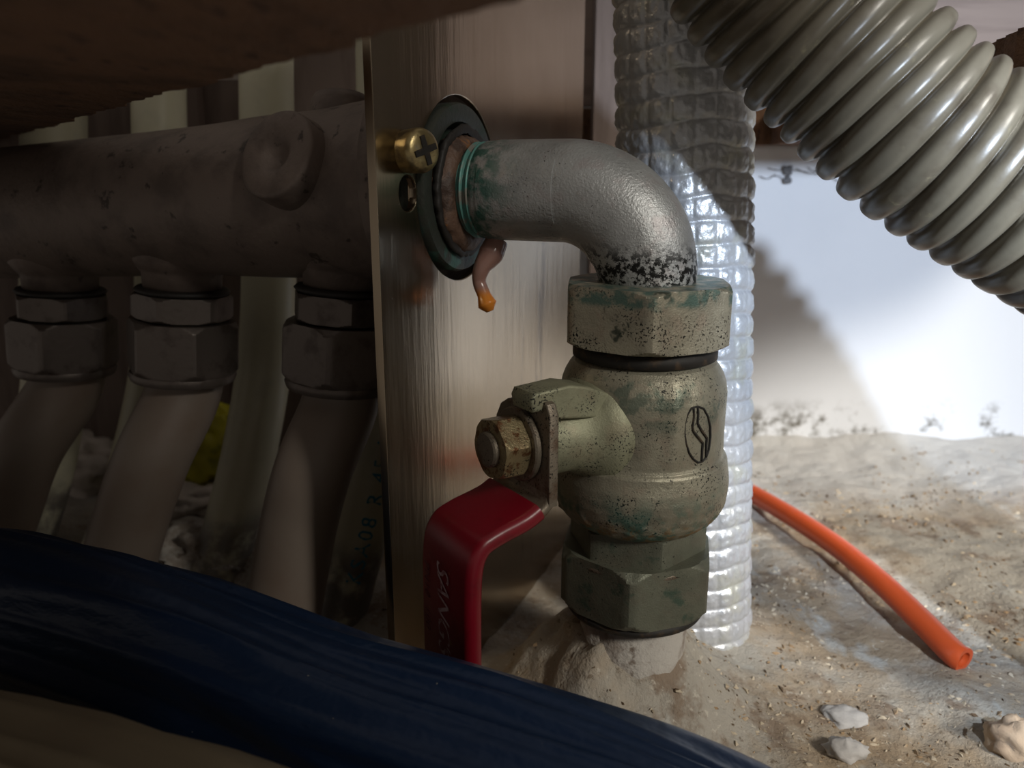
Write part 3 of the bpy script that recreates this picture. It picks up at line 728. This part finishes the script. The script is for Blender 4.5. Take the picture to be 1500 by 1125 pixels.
# ------------------------------------------------------------------ orange tube on the floor
tb = []
for px, py, h in ((1040, 690, .0045), (1098, 721, .0055), (1160, 757, .0075), (1225, 800, .0085), (1290, 853, .0080), (1345, 905, .0062), (1395, 955, .0050), (1412, 967, .0046)):
    tb.append(PZ(px, py, FZ + h))
path = catmull(tb, 14)
to = 0.0041; ti = 0.0026
fr = frames(path)
V1, F1 = sweep(path, to, 32, False)
V2, F2 = sweep(path[-14:], ti, 32, False)
ot = thing('orange_tube', tb[3], 'orange plastic tube lying on the floor right of the foil duct', 'tube')
nV = len(V1); ring = []
Vt, Ft = merge((V1, F1), (V2, F2))
l1 = (len(path)-1)*32; l2 = nV + 13*32
for j in range(32): Ft.append((l1+j, l1+(j+1) % 32, l2+(j+1) % 32, l2+j))
mesh_obj('tube_wall', Vt, Ft, mOrange, ot, True, 40)

# ------------------------------------------------------------------ blue sheet, beige roll in the foreground
def folded(pp, rad, seed, sx=1.0, folds=5, n=120, m=16):
    path = catmull([P(a, b, d) for a, b, d in pp], m)
    def sec(a, s, i):
        k = 1 + 0.07*math.sin(folds*a + 6*noise.noise(Vector((s*7, seed, 0)))) + 0.10*noise.noise(Vector((math.cos(a)*1.6, math.sin(a)*1.6, s*14+seed)))
        k += 0.035*noise.noise(Vector((math.cos(a)*6, math.sin(a)*6, s*9+seed)))
        c = noise.noise(Vector((math.cos(a)*3.2+seed, math.sin(a)*3.2, s*5)))
        k += 0.08*(1-min(1, abs(c)*5))
        return k
    return sweep(path, rad, n, True, sec)
bl = mesh_obj('blue_plastic_sheet', *folded([(-420, 850, .215), (-180, 868, .202), (0, 892, .190), (250, 964, .178), (500, 1064, .167), (760, 1154, .156), (1000, 1245, .146), (1240, 1360, .138)], lambda i, s: 0.0178, 3.0, folds=4), mBlue)
tag(bl, 'dark blue plastic sheet bundled in folds across the lower left foreground', 'plastic sheet')
bg = mesh_obj('beige_cloth_roll', *folded([(-420, 1080, .150), (-150, 1130, .140), (60, 1182, .132), (260, 1248, .125), (460, 1330, .118), (640, 1420, .114)], lambda i, s: 0.0140, 9.0, folds=2), mBeige)
tag(bg, 'dull beige cloth roll in the bottom left corner below the blue sheet', 'cloth')

# ------------------------------------------------------------------ clutter behind the pipes
c = PY(312, 655, 0.36)
yb = mesh_obj('yellow_bag', *blob(c, 0.020, 0.016, 0.020, 2, 0.5, 2.5, 20), mYellow); tag(yb, 'crumpled yellow plastic bag behind the manifold pipes', 'bag')
c = PY(108, 715, 0.37); c.z = max(c.z, FZ+0.012)
rg = mesh_obj('white_rag', *blob(c, 0.030, 0.02, 0.014, 5, 0.5, 2.5, 20), mRag); tag(rg, 'crumpled white rag on the floor between the left pipes', 'rag', 'rags on the floor behind the pipes')
c = PY(300, 735, 0.345); c.z = max(c.z, FZ+0.006)
rg = mesh_obj('white_rag', *blob(c, 0.026, 0.014, 0.007, 8, 0.5, 2.5, 20), mRag); tag(rg, 'flattened white rag lying under the yellow bag', 'rag', 'rags on the floor behind the pipes')
rl = thing('mortar_lump', PZ(300, 810, FZ), 'rough grey mortar lump at the foot of the cream pipe', 'mortar lump')
c = PZ(318, 815, FZ+0.006)
mesh_obj('lump', *blob(c, 0.024, 0.016, 0.013, 11, 0.55, 2.6, 24), mMortar, rl)

# loose stones and chips
def stone(name, px, py, s, m, seed, label):
    c = PZ(px, py, FZ); c.z = fheight(c.x, c.y) + s[2]*0.35
    o = mesh_obj(name, *blob(c, s[0], s[1], s[2], seed, 0.35, 2.0, 14), m); tag(o, label, 'stone')
stone('tan_stone', 1482, 1095, (0.0068, 0.0055, 0.0060), mStoneT, 3, 'rounded tan stone at the bottom right corner of the floor')
stone('white_stone', 1236, 1108, (0.0052, 0.0040, 0.0030), mStoneW, 6, 'small white stone near the bottom edge beside the blue sheet')
stone('grey_stone', 1236, 1050, (0.0062, 0.0050, 0.0016), mStoneW, 12, 'flat pale grey stone chip behind the small white stone')
V, Fc = [], []
for i in range(16000):
    x = random.uniform(0.035, 0.34) if i % 4 else random.uniform(-0.05, 0.36); y = random.uniform(0.12, 0.43)
    dens = noise.noise(Vector((x*28, y*28, 4)))
    if dens < random.uniform(-0.25, 0.40): continue
    if y > 0.37 and random.random() < 0.7: continue
    if math.hypot(x-VX, y-VY) < 0.017 or math.hypot(x-0.0607, y-0.243) < 0.022: continue
    pd = Vector((x-PC.x, y-PC.y, 0)).dot(m_)
    if abs(pd) < 0.006: continue
    if math.hypot(x-0.189, y-0.168) < 0.034: continue
    s = random.choice((0.0003, 0.0003, 0.0004, 0.0004, 0.0005, 0.0006, 0.0008, 0.0011)); z_ = fheight(x, y)
    M = Matrix.Rotation(random.uniform(0, 6.3), 3, 'Z') @ Matrix.Rotation(random.uniform(-0.5, 0.5), 3, 'X')
    cx = [M @ Vector((a*s*random.uniform(0.7, 1.8), b*s*random.uniform(0.4, 0.8), k*s*0.35)) + Vector((x, y, z_ + s*0.3)) for a, b, k in ((-1, 0, -1), (0, -1, -1), (1, 0, -1), (0, 1, -1), (-0.4, 0, 1), (0.5, 0.1, 1))]
    n0 = len(V); V += cx
    Fc += [tuple(n0+q for q in f) for f in ((0, 1, 2, 3), (0, 1, 4), (1, 2, 5, 4), (2, 3, 5), (3, 0, 4, 5))]
o = mesh_obj('sawdust_debris', V, Fc, mChip, None, False); tag(o, 'scattered brown sawdust, wood chips and grit on the cement floor', 'debris', None, 'stuff')

# cobweb tuft on the wall top
V, Fc = [], []
for i in range(10):
    a = PY(1110 + 14*i + random.uniform(-6, 6), 250 + random.uniform(-6, 8), 0.4375); b = a + Vector((random.uniform(0.004, 0.012), 0, random.uniform(-0.004, 0.003)))
    mid = (a+b)/2 + Vector((0, -0.001, random.uniform(-0.003, 0.001)))
    V, Fc = merge((V, Fc), sweep(catmull([a, mid, b], 5), 0.00022, 6))
for i in range(12):
    a = PY(1154 + random.uniform(-5, 5), 252 + random.uniform(-6, 14), 0.4370)
    V, Fc = merge((V, Fc), blob(a, 0.0012, 0.0009, 0.0016, i, 0.5, 2, 5))
o = mesh_obj('cobweb', V, Fc, mWeb); tag(o, 'dark dusty cobweb threads along the top of the white wall', 'cobweb')
